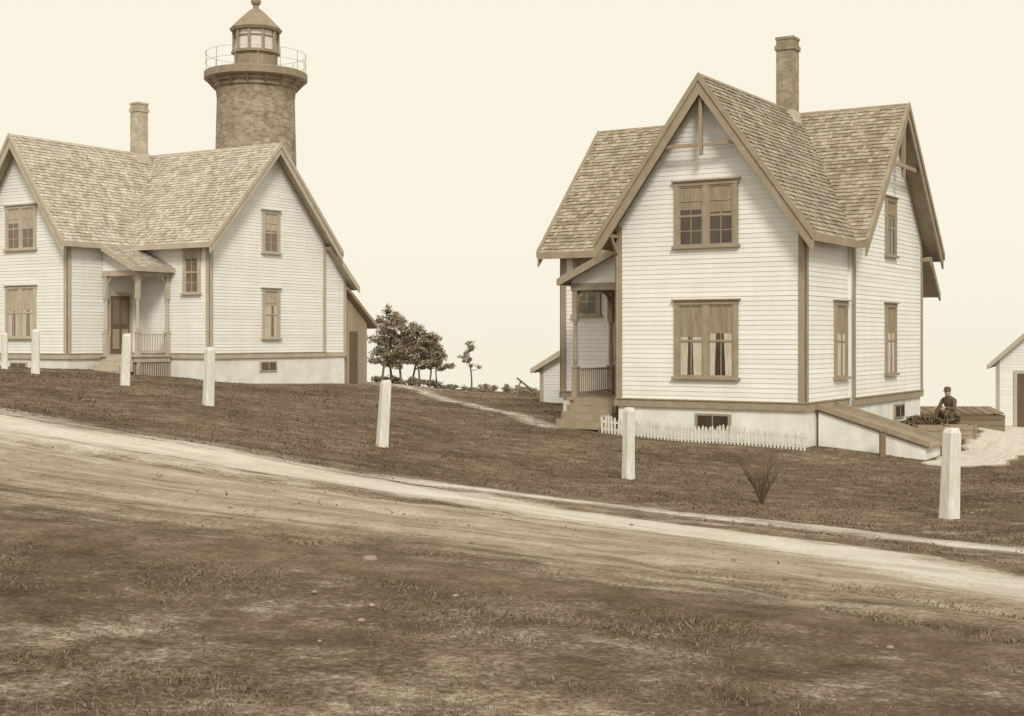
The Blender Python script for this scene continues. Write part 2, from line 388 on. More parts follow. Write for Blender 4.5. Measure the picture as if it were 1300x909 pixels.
    for u in (-0.21,0.21):
        pbox(P['shed'],Fsl,tc+u-0.15,tc+u+0.15,zd+0.2,zd+0.9,0.08,0.09); pbox(P['glass'],Fsl,tc+u-0.15,tc+u+0.15,zd+1.05,zd+1.95,0.08,0.09)
    if not left:
        poly=[(-0.35,B1+1.0,1.25),(3.0,B1+1.0,1.25),(3.0,B1+0.02,2.25),(-0.35,B1+0.02,2.25)]
        slab(sl,poly,0.1); shingles(ro,poly)
        t.prism([(-0.35,B1+1.0,1.27),(-0.35,B1+0.04,2.27),(-0.35,B1+0.04,2.05),(-0.35,B1+1.0,1.05)],[(-0.40,B1+1.0,1.27),(-0.40,B1+0.04,2.27),(-0.40,B1+0.04,2.05),(-0.40,B1+1.0,1.05)])
        C.box(0.3,2.8,B1+0.03,B1+0.7,zW,1.4)
    else:
        e1=B1+1.25
        zl=lambda b:2.55-(b-B1)*0.93
        poly=[(A1+0.35,e1+0.4,zl(e1+0.4)),(3.5,e1+0.4,zl(e1+0.4)),(3.5,B1,zl(B1)),(A1+0.35,B1,zl(B1))]
        slab(sl,poly,0.1); shingles(ro,poly)
        C.prism([(A1-0.02,B1,zW),(A1-0.02,e1,zW),(A1-0.02,e1,zl(e1)-0.1),(A1-0.02,B1,zl(B1)-0.1)],[(3.6,B1,zW),(3.6,e1,zW),(3.6,e1,zl(e1)-0.1),(3.6,B1,zl(B1)-0.1)])
        fd.box(3.7,A1-0.04,B1-0.03,e1-0.03,zf,zW)
        Fl=F((A1-0.02,B1),(0,1),(1,0))
        clap(C,Fl,z0,zl(B1)-0.15,lambda z:(0.04,min(e1-B1,(2.45-z)/0.93)))
        pbox(t,Fl,0,e1-B1+0.04,zW,z0,0,0.045); pbox(t,Fl,e1-B1-0.13,e1-B1+0.03,z0,zl(e1)-0.1,0,0.034)
        t.prism([(A1+0.35,B1+0.3,zl(B1+0.3)+0.04),(A1+0.35,e1+0.4,zl(e1+0.4)+0.04),(A1+0.35,e1+0.4,zl(e1+0.4)-0.2),(A1+0.35,B1+0.3,zl(B1+0.3)-0.2)],
                [(A1+0.40,B1+0.3,zl(B1+0.3)+0.04),(A1+0.40,e1+0.4,zl(e1+0.4)+0.04),(A1+0.40,e1+0.4,zl(e1+0.4)-0.2),(A1+0.40,B1+0.3,zl(B1+0.3)-0.2)])
        e2=e1+1.6; S=P['shed']; zk=lambda b:1.05-(b-e1)*0.78
        S.prism([(A1-0.2,e1+0.01,zf),(A1-0.2,e2,zf),(A1-0.2,e2,zk(e2)-0.1),(A1-0.2,e1+0.01,zk(e1)-0.1)],[(4.5,e1+0.01,zf),(4.5,e2,zf),(4.5,e2,zk(e2)-0.1),(4.5,e1+0.01,zk(e1)-0.1)])
        b=e1+0.02
        while b<e2-0.05:
            w=random.uniform(0.12,0.2); w=min(w,e2-b)
            S.box(A1-0.2,A1-0.175+random.uniform(-.006,.006),b,b+w-0.012,zf,zk(b+w)-0.12); b+=w
        P['dark'].box(A1-0.17,A1-0.155,e1+0.45,e1+0.95,zf,-0.7)
        poly=[(A1+0.1,e2+0.35,zk(e2+0.35)),(4.4,e2+0.35,zk(e2+0.35)),(4.4,e1+0.01,zk(e1)),(A1+0.1,e1+0.01,zk(e1))]
        slab(S,poly,0.12); shingles(S,poly)
    if not left:
        h0,h1=0.75,2.0
        fd.prism([(-0.05,h0,-1.72),(-2.5,h0,-2.45),(-2.5,h0,-3.0),(-0.05,h0,-3.0)],[(-0.05,h1,-1.72),(-2.5,h1,-2.45),(-2.5,h1,-3.0),(-0.05,h1,-3.0)])
        for i in range(6):
            y0=h0-0.04+i*(h1-h0+0.08)/6
            d.prism([(-0.05,y0,-1.66),(-2.6,y0,-2.42),(-2.6,y0,-2.47),(-0.05,y0,-1.715)],[(-0.05,y0+0.2,-1.66),(-2.6,y0+0.2,-2.42),(-2.6,y0+0.2,-2.47),(-0.05,y0+0.2,-1.715)])
        for y0 in (h0-0.05,h1+0.05): t.beam((-0.05,y0,-1.6),(-2.6,y0,-2.37),0.07,0.12)
    names=dict(clap='clapboard_walls',trim='trim_and_porch_posts',roof='shingle_roof',slab='roof_boards',found='foundation',glass='window_glass',curt='window_shades',lace='lace_curtains',dark='openings',deck='porch_deck_and_steps',brick='chimney',shed='board_panels',pad='ridge_caps',flash='chimney_flashing')
    mats=dict(clap='clap',trim='trim',roof='roof',slab='trim',found='found',glass='glass',curt='curt',lace='lace',dark='dark',deck='deck',brick='brick',shed='shed',pad='ridge',flash='flash')
    for key,m in P.items():
        if m.v: m.obj(names[key],H[mats[key]],root,uv='box' if key=='brick' else None)
    return root
ux,uy=-0.849,0.529; vx,vy=0.529,0.848
def TR(a,b,z): return (6.64+ux*a+vx*b,30.6+uy*a+vy*b,z)
A1L=8.44
def TL(a,b,z):
    a=A1L-a; b=b-3.05
    return (-10.48+ux*a+vx*b,46.8+uy*a+vy*b,z+0.93)
build_house('white_clapboard_house',TR,TR(4,4,-2.5),8.1,0.9,HM_R)
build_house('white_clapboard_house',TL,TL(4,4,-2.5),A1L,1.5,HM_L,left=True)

# ------------------------------------------------------------------ terrain
cp=np.array([(0,0,-1.6),(-3,6,-1.5),(3,6,-1.72),(0,10,-1.75),(-6,12,-1.38),(5,11,-2.1),(4.9,15,-2.28),(1.57,18.3,-2.3),(-1.8,18.8,-1.95),(-4.3,19,-1.55),(-8.4,22,-1.25),
(5.86,18,-2.40),(2,23,-2.45),(-2.3,24.4,-1.98),(-6.24,28,-1.41),(-8.9,31,-1.13),(-12.95,36.7,-.98),(-17,44,-1.05),(6.64,30.6,-2.54),(2.9,33,-2.37),(1.4,36,-2.25),(11.5,38.5,-2.25),
(9,31,-2.65),(9,22,-2.6),(12.3,32.5,-2.8),(14,41,-3.0),(19,50,-3.45),(-10.5,46.6,-1.55),(-6.5,53,-1.85),(-5,60,-2.1),(-1.5,62,-2.55),(1.5,48,-2.4),(0,40,-2.22),(-4,38,-1.78),(-14.5,45.5,-1.1),(-22,50,-.95),
(-40,60,-1.5),(40,60,-4),(-40,0,-.6),(40,0,-2.6),(-40,-20,-1),(40,-20,-2.4),(0,-20,-1.3),(-20,80,-2.3),(20,80,-3.6),(0,80,-2.9),(15,15,-2.4),(-15,15,-1.0),(5,64,-2.8),(12,50,-2.9)],float)
def tpsU(r2): return np.where(r2>1e-9,0.5*r2*np.log(r2+1e-12),0)
n=len(cp); D2=((cp[:,None,:2]-cp[None,:,:2])**2).sum(-1)
A=np.zeros((n+3,n+3)); A[:n,:n]=tpsU(D2)+np.eye(n)*2.0; A[:n,n]=1; A[:n,n+1:]=cp[:,:2]; A[n,:n]=1; A[n+1:,:n]=cp[:,:2].T
W=np.linalg.solve(A,np.concatenate([cp[:,2],[0,0,0]]))
def h(x,y):
    x=np.asarray(x,float); y=np.asarray(y,float); xc=np.clip(x,-40,40); yc=np.clip(y,-20,80)
    z=W[n]+W[n+1]*xc+W[n+2]*yc
    for i in range(n): z=z+W[i]*tpsU((xc-cp[i,0])**2+(yc-cp[i,1])**2)
    t=np.clip((y-66)/22,0,1); t=t*t*(3-2*t)
    return z*(1-t)+(-16)*t
def polyd(x,y,pl):
    d=np.full(np.shape(x),1e9)
    for (x0,y0),(x1,y1) in zip(pl[:-1],pl[1:]):
        vx_,vy_=x1-x0,y1-y0; t=np.clip(((x-x0)*vx_+(y-y0)*vy_)/(vx_*vx_+vy_*vy_),0,1)
        d=np.minimum(d,np.hypot(x-x0-t*vx_,y-y0-t*vy_))
    return d
def smooth_pl(pl,k=8):
    P=[pl[0]]+list(pl)+[pl[-1]]; out=[]
    for i in range(1,len(P)-2):
        p0,p1,p2,p3=[np.array(P[i+j]) for j in (-1,0,1,2)]
        for s in range(k):
            t=s/k; out.append(tuple(0.5*((2*p1)+(-p0+p2)*t+(2*p0-5*p1+4*p2-p3)*t*t+(-p0+3*p1-3*p2+p3)*t**3)))
    out.append(tuple(pl[-1])); return out
up_e=smooth_pl([(14,7.5),(10,11.3),(7,13.9),(4.9,15.9),(3.3,17.5),(1.57,19.1),(-1.0,19.7),(-4.3,20.3),(-8.4,23.1),(-14,29.4),(-22,39.4)],6)
lo_e=smooth_pl([(9,-3),(6,3.0),(4.2,5.6),(3.05,6.9),(2.2,7.7),(0.6,8.5),(-1.8,9.4),(-4.6,10.2),(-8,12.7),(-14,19.2),(-24,30.2)],6)
main_t=smooth_pl([(8,5),(5.8,8.6),(4.2,11.1),(2.8,13.8),(0.47,16.1),(-1.5,17.1),(-4.9,18.4),(-7.4,19.9),(-14,26.0),(-22,35.2)],6)
upt=smooth_pl([(12,8.3),(8,12),(5.3,14.4),(3.35,16.5),(1.6,18.1),(-0.5,18.65),(-3.8,19.0),(-8,21.6),(-14,27.9)],6)
def vnoise(x,y,sc,seed=0):
    r=np.random.default_rng(seed); z=0
    for i in range(8):
        a=r.uniform(0,6.28); k=sc*r.uniform(0.6,1.6); z=z+np.sin(k*(x*math.cos(a)+y*math.sin(a))+r.uniform(0,6.28))
    return z/8
ue=np.array(up_e); le=np.array(lo_e)
polyR=np.concatenate([ue,le[::-1]])
def inpoly(x,y,pl):
    c=np.zeros(np.shape(x),bool); j=len(pl)-1
    for i in range(len(pl)):
        xi,yi=pl[i]; xj,yj=pl[j]
        c^=((yi>y)!=(yj>y))&(x<(xj-xi)*(y-yi)/(yj-yi+1e-12)+xi); j=i
    return c
def hg(x,y,sink=True):
    x=np.asarray(x,float); y=np.asarray(y,float)
    inR=inpoly(x,y,polyR); dE=np.minimum(polyd(x,y,up_e),polyd(x,y,lo_e)); fade=np.where(inR,0,np.clip((dE-0.2)/1.2,0,1))
    z=h(x,y)+fade*(0.03*vnoise(x,y,2.2,3)+0.05*vnoise(x,y,0.9,5))*(y<66)
    if sink: z=z-np.where(inR,0.25*np.clip((dE-0.35)/0.6,0,1),0)
    return z
def groundmat(name,road=False):
    m,nt,b=newmat(name); N=nt.nodes; L=nt.links
    b.inputs['Roughness'].default_value=0.95; b.inputs['Specular IOR Level'].default_value=0.1
    tc=N.new('ShaderNodeTexCoord')
    def noise(sc,det=8,rough=0.6,vec=None):
        q=N.new('ShaderNodeTexNoise'); q.inputs['Scale'].default_value=sc; q.inputs['Detail'].default_value=det; q.inputs['Roughness'].default_value=rough
        L.new(vec or tc.outputs['Object'],q.inputs['Vector']); return q.outputs['Fac']
    def ramp(f,stops):
        r=N.new('ShaderNodeValToRGB'); L.new(f,r.inputs[0])
        while len(r.color_ramp.elements)<len(stops): r.color_ramp.elements.new(0.5)
        for e,(p,v) in zip(r.color_ramp.elements,stops): e.position=p; e.color=sep(v)
        return r.outputs[0]
    def mixc(f,a,c):
        q=N.new('ShaderNodeMix'); q.data_type='RGBA'; L.new(f,q.inputs[0]); L.new(a,q.inputs[6]); L.new(c,q.inputs[7]); return q.outputs[2]
    def math_(op,a,c=None,v=None):
        q=N.new('ShaderNodeMath'); q.operation=op; L.new(a,q.inputs[0])
        if c: L.new(c,q.inputs[1])
        if v is not None: q.inputs[1].default_value=v
        return q.outputs[0]
    n1=noise(0.35,5); n2=noise(2.2,8,0.72); n3=noise(26,6,0.75)
    g1=math_('ADD',math_('MULTIPLY',n1,v=0.28),math_('MULTIPLY',n2,v=0.36)); g=math_('ADD',g1,math_('MULTIPLY',n3,v=0.36))
    grass=ramp(g,[(0.39,0.065),(0.5,0.155),(0.61,0.29)])
    ap=N.new('ShaderNodeAttribute'); ap.attribute_name='pale'; ad=N.new('ShaderNodeAttribute'); ad.attribute_name='dirt'
    if road:
        mp=N.new('ShaderNodeMapping'); L.new(tc.outputs['UV'],mp.inputs[0]); mp.inputs['Scale'].default_value=(0.3,3.0,1)
        s1=noise(1.0,8,0.7,mp.outputs[0])
        f=math_('ADD',math_('MULTIPLY',s1,v=0.46),math_('ADD',math_('MULTIPLY',n2,v=0.24),math_('MULTIPLY',n3,v=0.30)))
    else: f=math_('ADD',math_('MULTIPLY',n2,v=0.5),math_('MULTIPLY',n3,v=0.5))
    dirt=ramp(f,[(0.38,0.18),(0.5,0.38),(0.61,0.54)])
    pale=ramp(f,[(0.36,0.46),(0.57,0.70)])
    def mask(att,amt,lo,hi):
        a=math_('ADD',att.outputs['Fac'],math_('MULTIPLY',math_('SUBTRACT',f,v=0.5),v=amt))
        r=N.new('ShaderNodeMapRange'); L.new(a,r.inputs[0]); r.inputs[1].default_value=lo; r.inputs[2].default_value=hi; r.interpolation_type='SMOOTHSTEP'; return r.outputs[0]
    c=mixc(mask(ad,2.6,0.05,0.85),grass,dirt); c=mixc(mask(ap,2.6,0.1,0.9),c,pale)
    L.new(c,b.inputs['Base Color'])
    bp=N.new('ShaderNodeBump'); bp.inputs['Strength'].default_value=0.8; bp.inputs['Distance'].default_value=0.05
    hh=math_('ADD',math_('MULTIPLY',n2,v=1.2),math_('MULTIPLY',n3,v=0.6))
    if road: hh=math_('ADD',hh,math_('MULTIPLY',s1,v=1.3))
    L.new(hh,bp.inputs['Height']); L.new(bp.outputs[0],b.inputs['Normal'])
    return m
gm=groundmat('turf_ground'); rm=groundmat('rutted_dirt',True)
def grid_obj(name,X,Y,Z,m,pale=None,dirt=None,uv=None,parent=None):
    nu,nv=X.shape; me=bpy.data.meshes.new(name)
    V=np.stack([X,Y,Z],-1).reshape(-1,3)
    idx=np.arange(nu*nv).reshape(nu,nv)
    Fc=np.stack([idx[:-1,:-1],idx[1:,:-1],idx[1:,1:],idx[:-1,1:]],-1).reshape(-1,4)
    me.vertices.add(len(V)); me.vertices.foreach_set('co',V.ravel())
    me.loops.add(Fc.size); me.loops.foreach_set('vertex_index',Fc.ravel())
    me.polygons.add(len(Fc)); me.polygons.foreach_set('loop_start',np.arange(0,Fc.size,4)); me.polygons.foreach_set('loop_total',np.full(len(Fc),4))
    me.polygons.foreach_set('use_smooth',np.ones(len(Fc),bool))
    me.update(calc_edges=True)
    for nm,arr in (('pale',pale),('dirt',dirt)):
        a=me.attributes.new(nm,'FLOAT','POINT'); a.data.foreach_set('value',(arr if arr is not None else np.zeros(nu*nv)).ravel().astype(np.float32))
    if uv is not None:
        l=me.uv_layers.new(name='UVMap'); U=uv.reshape(-1,2)[Fc.ravel()]; l.data.foreach_set('uv',U.ravel().astype(np.float32))
    me.materials.append(m); o=bpy.data.objects.new(name,me); scn.collection.objects.link(o); return o
def axis(lo,hi,d0,d1,step,grow,):
    a=list(np.arange(d0,d1+1e-6,step)); s=step; x=d1
    while x<hi: s*=grow; x+=s; a.append(x)
    s=step; x=d0; b=[]
    while x>lo: s*=grow; x-=s; b.append(x)
    return np.array(b[::-1]+a)
xs=axis(-400,400,-20,24,0.25,1.12); ys=axis(-60,4000,0,68,0.25,1.1)
X,Y=np.meshgrid(xs,ys,indexing='ij'); Z=hg(X,Y)
def resample(pl,k):
    p=np.array(pl); d=np.r_[0,np.cumsum(np.hypot(*np.diff(p,axis=0).T))]; s=np.linspace(0,d[-1],k)
    return np.stack([np.interp(s,d,p[:,0]),np.interp(s,d,p[:,1])],-1)
walk=smooth_pl([(8.9,28.9),(10.2,30.0),(11.6,32.4),(13.6,37),(15.9,42.5),(19.5,51.5)],6)
walk2=smooth_pl([(0.9,33.6),(0,38.2),(-2.5,48),(-5.0,59)],6)
dirtG=0.6*np.clip(vnoise(X,Y,0.8,51)+0.7*vnoise(X,Y,2.1,52)+0.1,0,1)*(Y<20)
dirtG=np.maximum(dirtG,np.clip(1-np.hypot(X+4.5,Y-57)/6,0,1)*0.8)
paleG=np.clip(1.15-polyd(X,Y,walk2)/0.55,0,1)*0.6
grid_obj('ground',X,Y,Z,gm,paleG,dirtG)
K=420; Nn=130; U_=resample(up_e,K); L_=resample(lo_e,K)
t=np.linspace(0,1,Nn)[None,:,None]; G=U_[:,None]*(1-t)+L_[:,None]*t
RX,RY=G[...,0],G[...,1]; tt=np.broadcast_to(t[...,0],RX.shape)
dm=polyd(RX,RY,main_t); du=polyd(RX,RY,upt)
along=np.broadcast_to(np.linspace(0,50,K)[:,None],RX.shape)
wob=0.18*vnoise(RX,RY,1.5,11)+0.08*vnoise(RX,RY,5,12)
wm=0.80+0.25*np.clip((-RX)/5,0,1)
pale=np.maximum(np.clip(1.3-(dm+wob)/wm,0,1),np.clip(1.15-(du+wob)/0.42,0,1)*0.9*np.clip(0.8+0.5*vnoise(RX,RY,0.9,71),0.4,1))
pale=np.maximum(pale,0.5*np.clip((-RX+1)/6,0,1)*np.clip(1-np.abs(dm-0.8)/2.4,0,1))
edge=np.minimum(tt,1-tt)
inner=np.clip((tt-0.05)*10,0,1)
dirt=np.where(tt<0.5,inner*np.where((dm>0.8)&(tt<0.4),np.clip(0.30+0.5*np.clip((-RX-1)/5,0,1),0,1),1.0),np.clip((1-tt-0.06)*3.0,0,1)*0.95)+0.16*vnoise(RX,RY,1.6,14)
dirt=np.clip(dirt,0,1)*np.clip(edge*14,0,1)
lift=np.clip(edge*9,0,1)
RZ=h(RX,RY)+0.012-0.05*np.exp(-(edge/0.010)**2)
rut=0
for off in (0.0,1.5,2.6):
    rut=rut-0.045*np.exp(-((dm-off+0.1*vnoise(RX,RY,.9,61))/0.18)**2)*(0.7+0.5*vnoise(RX,RY,1.1,8))
RZ=RZ+lift*(rut+0.016*vnoise(RX,RY,4,21)+0.014*vnoise(RX,RY,9,22)+0.017*np.sin(tt*42+2.0*vnoise(RX,RY,0.8,2)))
grid_obj('dirt_road',RX,RY,RZ,rm,pale,dirt,np.stack([along,tt*9],-1))
def ribbon(name,pl,w,m,pv):
    p=resample(pl,160); tg=np.gradient(p,axis=0); tg/=np.linalg.norm(tg,axis=1)[:,None]; nr=np.stack([-tg[:,1],tg[:,0]],-1)
    s=np.linspace(-1,1,15); al_=np.linspace(0,1,160); ww=w*(1+0.15*np.sin(np.arange(160)*0.23)+0.08*np.sin(np.arange(160)*0.71))*np.clip(al_*9+0.35,0,1)
    G=p[:,None]+nr[:,None]*(s[None,:,None]*ww[:,None,None]); X_,Y_=G[...,0],G[...,1]
    e=np.minimum(1-np.abs(s)[None],np.clip(al_*30,0,1)[:,None]); Z_=hg(X_,Y_)+0.025-0.07*np.exp(-(e/0.08)**2)
    uvs=np.stack(np.broadcast_arrays(np.linspace(0,20,160)[:,None],s[None]*2),-1)
    grid_obj(name,X_,Y_,Z_,m,pv*np.clip(e*3,0,1),np.clip(e*5,0,1),uvs)
ribbon('footpath',walk,0.8,rm,1.0)
sm,nt,b=newmat('sea_water'); b.inputs['Base Color'].default_value=(0.635,0.632,0.612,1); b.inputs['Roughness'].default_value=0.6; b.inputs['Specular IOR Level'].default_value=0.2  # sea haze is painted into the pale base colour, merging water with sky
nn=nt.nodes.new('ShaderNodeTexNoise'); nn.inputs['Scale'].default_value=0.3; tcn=nt.nodes.new('ShaderNodeTexCoord'); nt.links.new(tcn.outputs['Object'],nn.inputs['Vector'])
bpn=nt.nodes.new('ShaderNodeBump'); bpn.inputs['Strength'].default_value=0.05; nt.links.new(nn.outputs['Fac'],bpn.inputs['Height']); nt.links.new(bpn.outputs[0],b.inputs['Normal'])
s=MB(); s.face([(-9000,60,-14),(9000,60,-14),(9000,14000,-14),(-9000,14000,-14)]); s.obj('sea',sm)
# ------------------------------------------------------------------ grass
def tris_obj(name,V,m,quad=False,parent=None):
    k=4 if quad else 3; nf=len(V)//k; me=bpy.data.meshes.new(name)
    me.vertices.add(len(V)); me.vertices.foreach_set('co',V.astype(np.float32).ravel())
    me.loops.add(nf*k); me.loops.foreach_set('vertex_index',np.arange(nf*k)); me.polygons.add(nf)
    me.polygons.foreach_set('loop_start',np.arange(0,nf*k,k)); me.polygons.foreach_set('loop_total',np.full(nf,k))
    me.update(calc_edges=True); me.materials.append(m)
    o=bpy.data.objects.new(name,me); scn.collection.objects.link(o)
    if parent: o.parent=parent
    return o
def blades(N,ymin,ymax,hmin,hmax,thr,seed,wk=1.0):
    r=np.random.default_rng(seed)
    y=ymin*(ymax/ymin)**r.random(N); x=(r.random(N)*2-1)*(0.42*y+1.5)
    f=vnoise(x,y,3.1,31)+vnoise(x,y,1.1,33)+0.8*vnoise(x,y,9,37)
    keep=f>thr+r.normal(0,0.35,N)
    inr=inpoly(x,y,polyR); de=polyd(x,y,lo_e); du_=polyd(x,y,up_e); dmm=polyd(x,y,main_t); duu=polyd(x,y,upt)
    near=inr&((de<3.0*r.random(N)**2+0.4)|((dmm>1.0)&(duu>0.4)&(du_<2.5)&(x>-2)&(r.random(N)<0.25))|((duu>0.35)&(du_<0.5+0.4*r.random(N))&(dmm>1.1))|(r.random(N)<0.01))&(dmm>0.8)
    keep&=(~inr)|near
    keep&=(polyd(x,y,walk)>0.7)&((polyd(x,y,walk2)>0.5)|(r.random(N)<0.2))
    for (O,a0,a1,b0,b1) in (((6.64,30.6),-0.15,6.7,0,3.1),((6.64,30.6),-0.15,8.2,3,9.3),((-10.48,46.8),0,8.5,0,6.3),((-10.48,46.8),3.6,8.5,-3.1,0)):
        a=(x-O[0])*ux+(y-O[1])*uy; b_=(x-O[0])*vx+(y-O[1])*vy
        keep&=~((a>a0)&(a<a1)&(b_>b0)&(b_<b1))
    x=x[keep]; y=y[keep]; M_=len(x)
    tuft=np.clip(0.6+0.5*(f[keep]-thr),0.35,1.5)
    z=hg(x,y,False)-0.012
    hh=(hmin+(hmax-hmin)*r.random(M_)**2.2)*tuft+0.010; w=(0.0018+0.0006*y)*wk
    a=r.uniform(0,2*np.pi,M_); lean=r.normal(0,0.9,(M_,2))*hh[:,None]
    dx=np.cos(a)*w; dy=np.sin(a)*w
    V=np.empty((M_,3,3)); V[:,0]=np.stack([x-dx,y-dy,z],-1); V[:,1]=np.stack([x+dx,y+dy,z],-1); V[:,2]=np.stack([x+lean[:,0],y+lean[:,1],z+hh],-1)
    return V.reshape(-1,3)
gmat=mat('dry_grass',0.31,0.09,0.9,scale=0.8,island=0.6,spec=0.05)
gmat2=mat('lawn_grass',0.21,0.10,0.9,scale=0.35,island=0.45,spec=0.05)
tris_obj('grass',blades(280000,4.0,15,0.006,0.042,0.06,1),gmat)
tris_obj('grass',blades(170000,14,66,0.010,0.042,-0.8,2),gmat2)
# ------------------------------------------------------------------ fence posts
pm=mat('whitewashed_post',0.80,0.64,0.85,scale=5,bump=0.5,bscale=14,stretch=(3,3,0.7),stain=0.15)
def fpost(x,y,ht,w,lx,ly,rot):
    z=float(hg(x,y))-0.25
    m=MB(); c,s_=math.cos(rot),math.sin(rot); rings=[]
    prof=[(0,1.12),(0.25,1.08),(0.6,1.02),(ht+0.19,0.93),(ht+0.25,0.72)]
    for (zz,k) in prof:
        rr=[]
        for (i,j) in ((-1,-.75),(-.75,-1),(.75,-1),(1,-.75),(1,.75),(.75,1),(-.75,1),(-1,.75)):
            px=(i*w/2*k+random.uniform(-.004,.004)); py=(j*w/2*k+random.uniform(-.004,.004))
            rr.append((c*px-s_*py+lx*zz,s_*px+c*py+ly*zz,zz+(random.uniform(-.01,.01) if zz>1 else 0)))
        rings.append(rr)
    for a,b_ in zip(rings[:-1],rings[1:]):
        for k in range(8): m.face([a[k],a[(k+1)%8],b_[(k+1)%8],b_[k]])
    m.face(rings[-1])
    o=m.obj('fence_post',pm); o.location=(x,y,z)
for p in [(5.82,18.0,1.2,.20,.03,0,.5),(2.0,23.3,1.22,.175,.015,0,.6),(-2.36,24.4,1.2,.18,.06,0,.5),(-6.28,27.9,1.2,.185,.03,0,.7),(-8.95,31.2,1.2,.19,.04,0,.5),(-12.95,36.7,1.2,.21,.01,0,.4),(-16.6,44.2,1.2,.2,0.0,0,.4)]:
    fpost(*p)
m=MB(); m.box(-0.06,0.06,-0.05,0.05,-0.2,0.55); m.box(-0.08,0.08,-0.07,0.07,0.55,0.59); o=m.obj('wooden_stake',HM_R['shed']); o.location=(8.2,29.9,float(hg(8.2,29.9)))
# ------------------------------------------------------------------ little picket fence along foundation
m=MB(); 
def zg(a,b): x,y,_=TR(a,b,0); return float(hg(x,y))
a=-0.15
while a<5.0:
    g=zg(a,-0.45); hh=0.42+random.uniform(-.04,.04); w=0.045
    p=[(a-w/2,g-0.05),(a+w/2,g-0.05),(a+w/2,g+hh-0.05),(a,g+hh),(a-w/2,g+hh-0.05)]
    lean=random.uniform(-.06,.06)
    m.prism([TR(x+lean*(z-g),-0.46,z) for x,z in p],[TR(x+lean*(z-g),-0.435,z) for x,z in p]); a+=0.088
for hz in (0.1,0.28):
    k=10
    for i in range(k):
        a0=-0.2+5.2*i/k; a1=-0.2+5.2*(i+1)/k
        m.beam(TR(a0,-0.415,zg(a0,-0.45)+hz),TR(a1,-0.415,zg(a1,-0.45)+hz),0.03,0.05)
m.obj('low_picket_fence',pm)
# ------------------------------------------------------------------ lighthouse
LX,LY=-11.75,62.0; LB=float(h(LX,LY))-0.3
lr=empty('lighthouse',(LX,LY,LB))
tb=brickmat('lighthouse_brick',0.36,0.23,0.38,0.26,0.10,0.48)
lm=mat('lantern_iron',0.42,0.34,0.6,scale=3); lm2=mat('gallery_iron',0.31,0.24,0.6,scale=3); lg=mat('lantern_glass',0.70,0.62,0.1,scale=1.5,spec=0.8)
m=MB()
m.lathe((LX,LY,LB),[(2.05,0),(1.86,7-LB-0.0),(1.76,10.9-LB),(1.80,11.2-LB),(1.80,11.3-LB),(1.92,11.35-LB),(1.92,11.5-LB),(2.06,11.55-LB),(2.06,11.72-LB),(0.3,11.72-LB)],56)
m.obj('brick_tower',tb,lr,uv=('cyl',0,0,1.85))
m=MB()
m.lathe((LX,LY,0),[(1.9,11.62),(2.26,11.70),(2.34,11.76),(2.34,12.06),(2.28,12.10),(0.2,12.10)],48)
for k in range(16):
    an=2*math.pi*k/16; c,s_=math.cos(an),math.sin(an)
    m.beam((LX+1.85*c,LY+1.85*s_,11.35),(LX+2.25*c,LY+2.25*s_,11.80),0.10)
m.obj('gallery_deck',lm2,lr)
m=MB()
for k in range(14):
    an=2*math.pi*k/14; c,s_=math.cos(an),math.sin(an)
    m.beam((LX+2.28*c,LY+2.28*s_,12.05),(LX+2.28*c,LY+2.28*s_,12.95),0.026)
for zz in (12.5,12.95):
    for k in range(48):
        a0=2*math.pi*k/48; a1=2*math.pi*(k+1)/48
        m.beam((LX+2.28*math.cos(a0),LY+2.28*math.sin(a0),zz),(LX+2.28*math.cos(a1),LY+2.28*math.sin(a1),zz),0.013)
m.obj('gallery_railing',lm,lr)
m=MB(); m.lathe((LX,LY,0),[(0.98,12.08),(0.98,12.92),(1.12,12.95),(1.12,13.07),(0.9,13.07)],10,0.2)
for k in range(10):
    an=0.2+2*math.pi*k/10; c,s_=math.cos(an),math.sin(an); m.beam((LX+1.0*c,LY+1.0*s_,13.05),(LX+1.0*c,LY+1.0*s_,14.05),0.12)
    a2=an+2*math.pi/10
    m.beam((LX+1.0*c,LY+1.0*s_,13.72),(LX+1.0*math.cos(a2),LY+1.0*math.sin(a2),13.72),0.04)
m.lathe((LX,LY,0),[(0.95,13.95),(1.14,13.98),(1.20,14.1),(1.04,14.28),(0.66,14.65),(0.3,14.98),(0.14,15.08),(0.12,15.2),(0.2,15.28),(0.24,15.4),(0.18,15.52),(0.03,15.58),(0.02,16.1)],10,0.2)
m.obj('lantern_room_and_roof',lm2,lr)
m=MB(); m.lathe((LX,LY,0),[(0.95,13.05),(0.95,13.98)],10,0.2); m.obj('lantern_panes',lg,lr)
m=MB(); m.lathe((LX,LY,0),[(0.0,13.1),(0.25,13.15),(0.35,13.5),(0.25,13.85),(0,13.9)],16); m.obj('lens',lm,lr)
